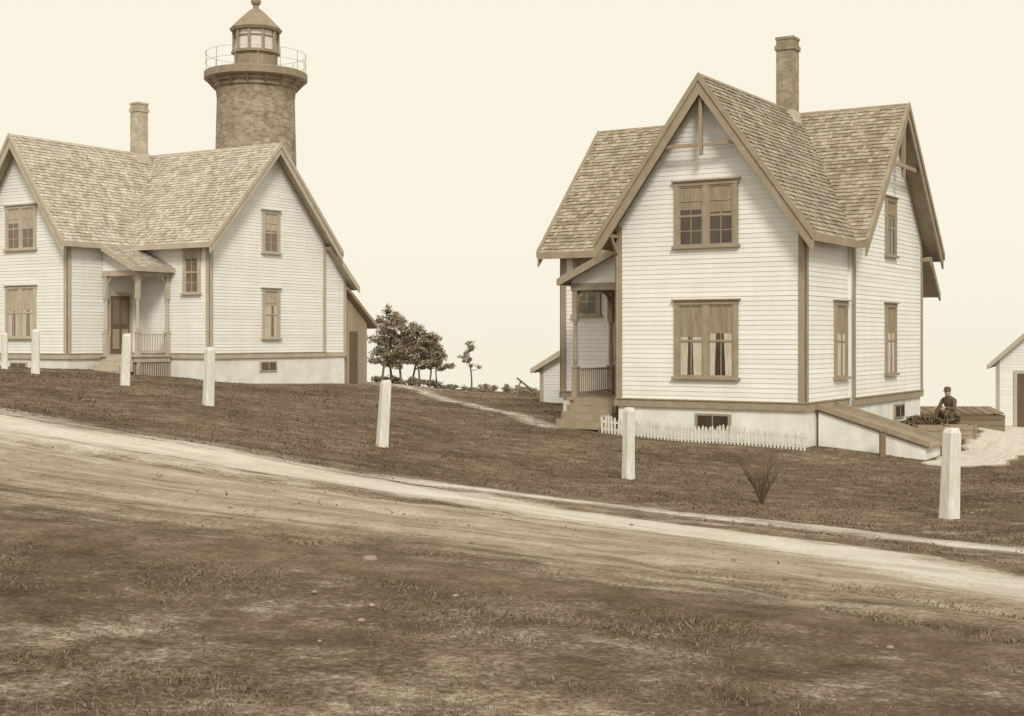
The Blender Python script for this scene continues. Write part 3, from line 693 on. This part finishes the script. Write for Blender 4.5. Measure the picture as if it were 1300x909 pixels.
# ------------------------------------------------------------------ trees
bark=mat('tree_bark',0.24,0.15,0.9,scale=6,bump=0.4)
leaf=mat('pine_foliage',0.42,0.17,0.85,scale=0.9,island=0.6,spec=0.1)
leaf2=mat('shrub_foliage',0.26,0.09,0.85,scale=0.8,island=0.65,spec=0.1)
def leafcloud(centres,size,r):
    out=[]
    for (c,rad,nl) in centres:
        d=r.normal(0,1,(nl,3)); d/=np.linalg.norm(d,axis=1)[:,None]; d*=(r.random(nl)**0.45)[:,None]*np.array(rad)
        p=np.array(c)+d; a=r.normal(0,1,(nl,3)); a/=np.linalg.norm(a,axis=1)[:,None]; b=r.normal(0,1,(nl,3)); b-=a*(a*b).sum(1)[:,None]; b/=np.linalg.norm(b,axis=1)[:,None]
        s_=size*(0.5+r.random((nl,1))); q=np.stack([p-a*s_,p-b*s_*0.45,p+a*s_,p+b*s_*0.45],1); out.append(q.reshape(-1,3))
    return np.concatenate(out)
def tree(name,x,y,ht,seed,spread=1.1,lm_=leaf,low=0.4,dens=110,lean=0.1,size=0.06):
    r=random.Random(seed); nr=np.random.default_rng(seed); z0=float(hg(x,y))-0.1
    root=empty(name,(x,y,z0)); m=MB(); p=Vector((x,y,z0)); pts=[p.copy()]; nseg=7; dr=Vector((r.uniform(-lean,lean),r.uniform(-lean,lean),1))
    for i in range(nseg):
        dr+=Vector((r.uniform(-.12,.12),r.uniform(-.12,.12),0)); p=p+dr.normalized()*ht/nseg; pts.append(p.copy())
    r0=ht*0.02
    for i in range(nseg): m.tube(pts[i],pts[i+1],r0*(1-i/nseg*0.8),r0*(1-(i+1)/nseg*0.8),7)
    cl=[]
    for k in range(15):
        f=low+(0.98-low)*k/14; i=min(int(f*nseg),nseg-1); b0=pts[i].lerp(pts[i+1],f*nseg-i)
        an=r.uniform(0,6.28); ln=spread*(1.15-0.75*(f-low)/(1-low))*r.uniform(0.4,1.1)
        tip=b0+Vector((math.cos(an)*ln,math.sin(an)*ln,ln*r.uniform(-.05,0.4)))
        mid=b0.lerp(tip,0.5)+Vector((0,0,-0.05*ln)); m.tube(b0,mid,r0*0.4,r0*0.28,5); m.tube(mid,tip,r0*0.28,r0*0.1,5)
        for q,(c,sc) in enumerate(((tip,1),(b0.lerp(tip,0.62),0.8))):
            rr=r.uniform(0.18,0.36)*sc*spread/0.95; cl.append(((c.x+r.uniform(-.1,.1),c.y,c.z+0.05),(rr*1.2,rr*1.2,rr*0.6),int(dens*sc)))
        for j in range(3):
            e=tip+Vector((r.uniform(-.35,.35),r.uniform(-.35,.35),r.uniform(0,.3)))*spread; m.tube(mid.lerp(tip,0.6),e,r0*0.12,r0*0.05,4)
            if dens>30: cl.append(((e.x,e.y,e.z),(0.17,0.17,0.12),int(dens*0.3)))
    m.obj('trunk_and_limbs',bark,root)
    V=leafcloud(cl,size,nr); V-=np.array([x,y,z0]); tris_obj('foliage',V,lm_,True,root)
for i,(px,Yd,ht) in enumerate([(484,60,3.1),(497,62,3.35),(509,60.5,3.0),(522,63,2.9),(533,62,2.7),(545,61,2.5),(555,63,2.1)]):
    tree('pine_tree',(px-650)/1715*Yd,Yd,ht,20+i,0.85 if i<4 else 0.65,low=0.25 if i<3 else 0.42,lean=0.1,dens=80)
tree('sapling_tree',(598-650)/1715*60,60,2.4,44,0.45,low=0.45,dens=26,lean=0.05,size=0.05)
def shrub(name,spots,seed,size,m_,dens=200):
    nr=np.random.default_rng(seed); cl=[]; mm=MB()
    cx,cy=spots[0][0],spots[0][1]; cz=float(hg(cx,cy)); root=empty(name,(cx,cy,cz))
    for (x,y,r_,hh) in spots:
        z=float(hg(x,y))
        for k in range(6):
            ox,oy=nr.normal(0,r_*0.5,2); hz=hh*nr.uniform(0.25,0.95)
            cl.append(((x+ox,y+oy,z+hz*0.7),(r_*0.45,r_*0.45,hh*0.3),int(dens*nr.uniform(.4,1))))
            mm.tube((x,y,z-0.05),(x+ox,y+oy,z+hz),0.02,0.008,4)
    V=leafcloud(cl,size,nr)-np.array([cx,cy,cz]); mm.obj('stems',bark,root); tris_obj('foliage',V,m_,True,root)
R_=random.Random(5)
shrub('bluff_shrubs',[(-6.5+i*0.33+R_.uniform(-.3,.3),R_.uniform(60,66),R_.uniform(.3,.6),R_.uniform(.2,.5)) for i in range(34)],3,0.05,leaf,80)
shrub('garden_shrubs',[(10.0+i*0.32+R_.uniform(-.15,.15),34.6+i*0.25+R_.uniform(-.3,.3),R_.uniform(.2,.32),R_.uniform(.2,.5)) for i in range(7)],4,0.04,leaf2,150)
m=MB(); bx,by=3.68,19.9; bz=float(hg(bx,by))
for k in range(44):
    a=R_.uniform(0,6.28); l=R_.uniform(.25,.78); t_=Vector((bx+math.cos(a)*l*.55,by+math.sin(a)*l*.45,bz+l)); md=Vector((bx,by,bz)).lerp(t_,.5)+Vector((0,0,.06))
    m.tube((bx,by,bz-.02),md,.008,.006,4); m.tube(md,t_,.006,.003,4)
    for j in range(3): m.tube(md.lerp(t_,.2+.25*j),md.lerp(t_,.2+.25*j)+Vector((R_.uniform(-.15,.15),R_.uniform(-.1,.1),.14)),.005,.002,3)
m.obj('dry_weed',mat('dry_stems',.2,.08,.9,scale=3))
m=MB(); x0,y0=12.7,43.0; z0=float(hg(14,43))
for i in range(4):
    zz=z0-.1+i*.17
    m.box(x0,x0+3.0,y0,y0+.04,zz,zz+.155); m.box(x0,x0+.04,y0+.045,y0+1.2,zz,zz+.155); m.box(x0+2.96,x0+3.0,y0+.045,y0+1.2,zz,zz+.155)
for i in range(9): m.prism([(x0+.02+i*.33,y0-.05,z0+.60),(x0+.31+i*.33,y0-.05,z0+.60),(x0+.31+i*.33,y0-.05,z0+.64),(x0+.02+i*.33,y0-.05,z0+.64)],[(x0+.02+i*.33,y0+1.25,z0+.75),(x0+.31+i*.33,y0+1.25,z0+.75),(x0+.31+i*.33,y0+1.25,z0+.79),(x0+.02+i*.33,y0+1.25,z0+.79)])
m.obj('wooden_cold_frame',HM_R['shed'])
for (x0,y0,w_) in ((10.1,33.6,.8),(11.05,34.1,.65)):
    m=MB(); z0=float(hg(x0,y0))
    for i in range(3):
        zz=z0-.05+i*.13
        m.box(x0,x0+w_,y0,y0+.025,zz,zz+.12); m.box(x0,x0+w_,y0+.5,y0+.525,zz,zz+.12); m.box(x0,x0+.025,y0+.027,y0+.498,zz,zz+.12); m.box(x0+w_-.025,x0+w_,y0+.027,y0+.498,zz,zz+.12)
    for q in (x0-.02,x0+w_-.02): m.box(q,q+.04,y0-.03,y0-.002,z0-.06,z0+.36)
    m.box(x0+.03,x0+w_-.03,y0+.03,y0+.49,z0,z0+.27)
    m.obj('planter_box',HM_R['deck'])
def gshed(name,T,w,d,zb,ze_,zr_,H,door=None,loc=(0,0,0)):
    root=empty(name,loc); C=MB(T); t=MB(T); ro=MB(T); sl=MB(T); dk=MB(T)
    C.prism([(0,0,zb),(w,0,zb),(w,0,ze_-.1),(w/2,0,zr_-.12),(0,0,ze_-.1)],[(0,d,zb),(w,d,zb),(w,d,ze_-.1),(w/2,d,zr_-.12),(0,d,ze_-.1)])
    p=(zr_-ze_)/(w/2)
    Ff=F((0,0),(1,0),(0,-1)); clap(C,Ff,zb+.3,zr_-.2,lambda z:(w/2-min(w/2,(zr_-.1-z)/p),w/2+min(w/2,(zr_-.1-z)/p)))
    for f in (F((0,0),(0,1),(-1,0)),F((w,0),(0,1),(1,0))): clap(C,f,zb+.3,ze_-.12,lambda z:(0,d))
    for x in (0,w-.12): t.box(x-(.03 if x==0 else 0),x+.12+(.03 if x else 0),-.034,0,zb,ze_)
    o_=.3; zo=ze_-p*o_
    for sg,x0 in ((-1,-o_),(1,w+o_)):
        poly=[(x0,-o_,zo),(x0,d+o_,zo),(w/2,d+o_,zr_),(w/2,-o_,zr_)]; slab(sl,poly,.09); shingles(ro,poly)
        t.prism([(x0,-o_,zo+.03),(w/2,-o_,zr_+.03),(w/2,-o_,zr_-.2),(x0,-o_,zo-.16)],[(x0,-o_-.05,zo+.03),(w/2,-o_-.05,zr_+.03),(w/2,-o_-.05,zr_-.2),(x0,-o_-.05,zo-.16)])
        t.box(min(x0,x0+.03*sg),max(x0,x0+.03*sg),-o_,d+o_,zo-.14,zo+.01)
    if door:
        a,b_,zt=door; dk.box(a,b_,-.05,-.03,zb,zt); t.box(a-.12,a,-.07,0,zb,zt+.12); t.box(b_,b_+.12,-.07,0,zb,zt+.12); t.box(a,b_,-.07,0,zt,zt+.12)
    for q,nm,k in ((C,'walls','clap'),(t,'trim','trim'),(ro,'shingle_roof','roof'),(sl,'roof_boards','trim'),(dk,'door_opening','dark')):
        if q.v: q.obj(nm,H[k],root)
gx,gy=18.65,52.0
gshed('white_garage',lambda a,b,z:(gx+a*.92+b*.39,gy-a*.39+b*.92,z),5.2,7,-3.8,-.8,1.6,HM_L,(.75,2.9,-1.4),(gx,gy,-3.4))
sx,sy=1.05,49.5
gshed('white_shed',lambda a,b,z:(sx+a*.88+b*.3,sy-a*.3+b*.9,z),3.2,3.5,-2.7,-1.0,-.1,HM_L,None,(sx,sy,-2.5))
m=MB(); x0,y0=0.35,55.0; z0=float(hg(x0,y0))
m.beam((x0-.15,y0,z0+.75),(x0+.75,y0+.2,z0),.16,.05); m.beam((x0-.1,y0+.35,z0+.7),(x0+.8,y0+.55,z0),.16,.05)
for i in range(4): m.beam((x0+.02+i*.18,y0,z0+.62-i*.15),(x0+.07+i*.18,y0+.38,z0+.58-i*.15),.05)
m.beam((x0,y0+.1,z0+.6),(x0-.2,y0+.1,z0),.06); m.obj('wooden_ladder_rack',HM_R['shed'])
m=MB()
for k in range(60):
    Yd=R_.uniform(7,20); x=R_.uniform(-.36,.36)*Yd; z=float(h(x,Yd))+0.01; r0=R_.uniform(.006,.02)
    if k==0: x,Yd,r0=-1.06,10.1,.05; z=float(h(x,Yd))+.02
    if k==1: x,Yd,r0=-0.45,10.9,.035; z=float(h(x,Yd))+.02
    i0=len(m.v); rings=5; seg=7
    ph=R_.uniform(0,6)
    for i in range(rings+1):
        th=math.pi*i/rings
        for j in range(seg):
            an=2*math.pi*j/seg; q=r0*(1+.25*math.sin(3*an+ph)*math.sin(th)+R_.uniform(-.1,.1))
            m.v.append((x+1.3*q*math.sin(th)*math.cos(an),Yd+q*math.sin(th)*math.sin(an),z+.7*q*math.cos(th)))
    for i in range(rings):
        for j in range(seg):
            m.f.append((i0+i*seg+j,i0+i*seg+(j+1)%seg,i0+(i+1)*seg+(j+1)%seg,i0+(i+1)*seg+j))
m.obj('stones',mat('stone',.36,.2,.9,scale=9,island=.4),smooth=True)
# ------------------------------------------------------------------ seated man
def skinobj(name,verts,edges,rad,m_,parent,sub=1):
    me=bpy.data.meshes.new(name); me.from_pydata(verts,edges,[]); o=bpy.data.objects.new(name,me); scn.collection.objects.link(o)
    o.modifiers.new('skin','SKIN'); o.modifiers.new('sub','SUBSURF').levels=sub; o.modifiers['sub'].render_levels=sub
    for i,r_ in enumerate(rad): me.skin_vertices[0].data[i].radius=(r_,r_) if not isinstance(r_,tuple) else r_
    me.skin_vertices[0].data[0].use_root=True
    me.materials.append(m_); o.parent=parent; return o
cloth=mat('dark_wool_clothes',.17,.11,.9,scale=5); skin=mat('skin',.42,.36,.6,scale=5)
mx_,my_=11.85,36.4; mz=float(hg(mx_,my_))-.02
man=empty('seated_man',(mx_,my_,mz)); man.rotation_euler=(0,0,math.radians(-55))
dz=-.30
v=[(0,0,.52+dz),(0,-.02,.70+dz),(0,-.08,.92+dz),(0,-.13,1.08+dz),(0,-.16,1.15+dz),
 (-.11,-.02,.50+dz),(-.15,-.40,.50),(-.14,-.52,.09),(.11,-.02,.50+dz),(.15,-.40,.50),(.14,-.48,.09),
 (-.19,-.12,1.04+dz),(-.25,-.24,.80+dz),(-.15,-.45,.56),(.19,-.12,1.04+dz),(.25,-.24,.80+dz),(.15,-.45,.56),(-.14,-.66,.05),(.14,-.62,.05)]
e=[(0,1),(1,2),(2,3),(3,4),(0,5),(5,6),(6,7),(0,8),(8,9),(9,10),(3,11),(11,12),(12,13),(3,14),(14,15),(15,16),(7,17),(10,18)]
rd=[(.15,.12),(.15,.11),(.17,.12),(.10,.08),.055,.10,.075,.05,.10,.075,.05,.07,.05,.035,.07,.05,.035,.045,.045]
skinobj('body',v,e,rd,cloth,man)
for sx_ in (-1,1):
    vv=[(sx_*.15,-.45,.56),(sx_*.14,-.51,.54)]; ee=[(0,1)]; rr=[.03,.038]
    for k in range(4):
        b0=len(vv); vv+=[(sx_*(.172-.022*k),-.555,.53),(sx_*(.172-.022*k),-.59-.004*(k%2),.50)]; ee+=[(1,b0),(b0,b0+1)]; rr+=[.010,.008]
    b0=len(vv); vv+=[(sx_*.10,-.50,.55),(sx_*.085,-.54,.53)]; ee+=[(0,b0),(b0,b0+1)]; rr+=[.012,.010]
    skinobj('hand',vv,ee,rr,skin,man)
hz=1.12+dz
m=MB(); m.lathe((0,-.18,hz),[(0.001,0),(.05,.01),(.068,.06),(.078,.12),(.08,.17),(.065,.22),(.03,.25),(0.001,.26)],16)
m.lathe((0,-.265,hz+.08),[(0.001,.03),(.015,0),(.012,-.015),(0.001,-.02)],6)
for sg in(-1,1): m.lathe((sg*.08,-.175,hz+.10),[(0.001,.035),(.014,.02),(.014,-.02),(.001,-.035)],6)
m_o=m.obj('head',skin,None,smooth=True); m_o.parent=man
m=MB(); m.lathe((0,-.18,hz+.17),[(.082,-.03),(.09,.0),(.092,.06),(.07,.10),(0.001,.115)],20); m.prism([(-.07,-.26,hz+.17),(.07,-.26,hz+.17),(.045,-.33,hz+.155),(-.045,-.33,hz+.155)],[(-.07,-.26,hz+.18),(.07,-.26,hz+.18),(.045,-.33,hz+.165),(-.045,-.33,hz+.165)]); q=m.obj('cap',cloth); q.parent=man
m=MB(); m.box(-.25,.25,-.18,.22,-.1,.10); m.box(-.28,.28,-.21,.25,.10,.13); q=m.obj('wooden_box_seat',HM_R['shed']); q.parent=man
# ------------------------------------------------------------------ world, sun, camera
sd=Vector((0.12,-0.80,0.66)).normalized(); el=math.asin(sd.z); az=math.atan2(sd.x,sd.y)
w=bpy.data.worlds.new('World'); scn.world=w; w.use_nodes=True; N=w.node_tree.nodes; L=w.node_tree.links
bg=N['Background']; sky=N.new('ShaderNodeTexSky'); sky.sky_type='NISHITA'; sky.sun_disc=False; sky.sun_elevation=el; sky.sun_rotation=az; sky.dust_density=4
bw=N.new('ShaderNodeRGBToBW'); L.new(sky.outputs[0],bw.inputs[0])
pw=N.new('ShaderNodeMath'); pw.operation='POWER'; L.new(bw.outputs[0],pw.inputs[0]); pw.inputs[1].default_value=0.02
sc=N.new('ShaderNodeVectorMath'); sc.operation='SCALE'; sc.inputs[0].default_value=(8.2,7.65,6.4); L.new(pw.outputs[0],sc.inputs['Scale'])
L.new(sc.outputs[0],bg.inputs[0]); bg.inputs[1].default_value=0.115
sl=bpy.data.lights.new('sun','SUN'); sl.energy=2.35; sl.angle=math.radians(14); sl.color=(1,.95,.84)
so=bpy.data.objects.new('sun',sl); scn.collection.objects.link(so); so.rotation_euler=(-sd).to_track_quat('-Z','Y').to_euler(); so.location=(0,-20,30)
cam=bpy.data.cameras.new('camera'); co=bpy.data.objects.new('camera',cam); scn.collection.objects.link(co)
co.location=(0,0,0); co.rotation_euler=(math.radians(90),0,0); cam.sensor_width=36; cam.lens=36*1715/1300; cam.shift_y=-26.5/1300; cam.clip_end=20000; cam.clip_start=0.1
scn.camera=co
scn.view_settings.view_transform='Standard'; scn.view_settings.look='None'; scn.view_settings.exposure=0
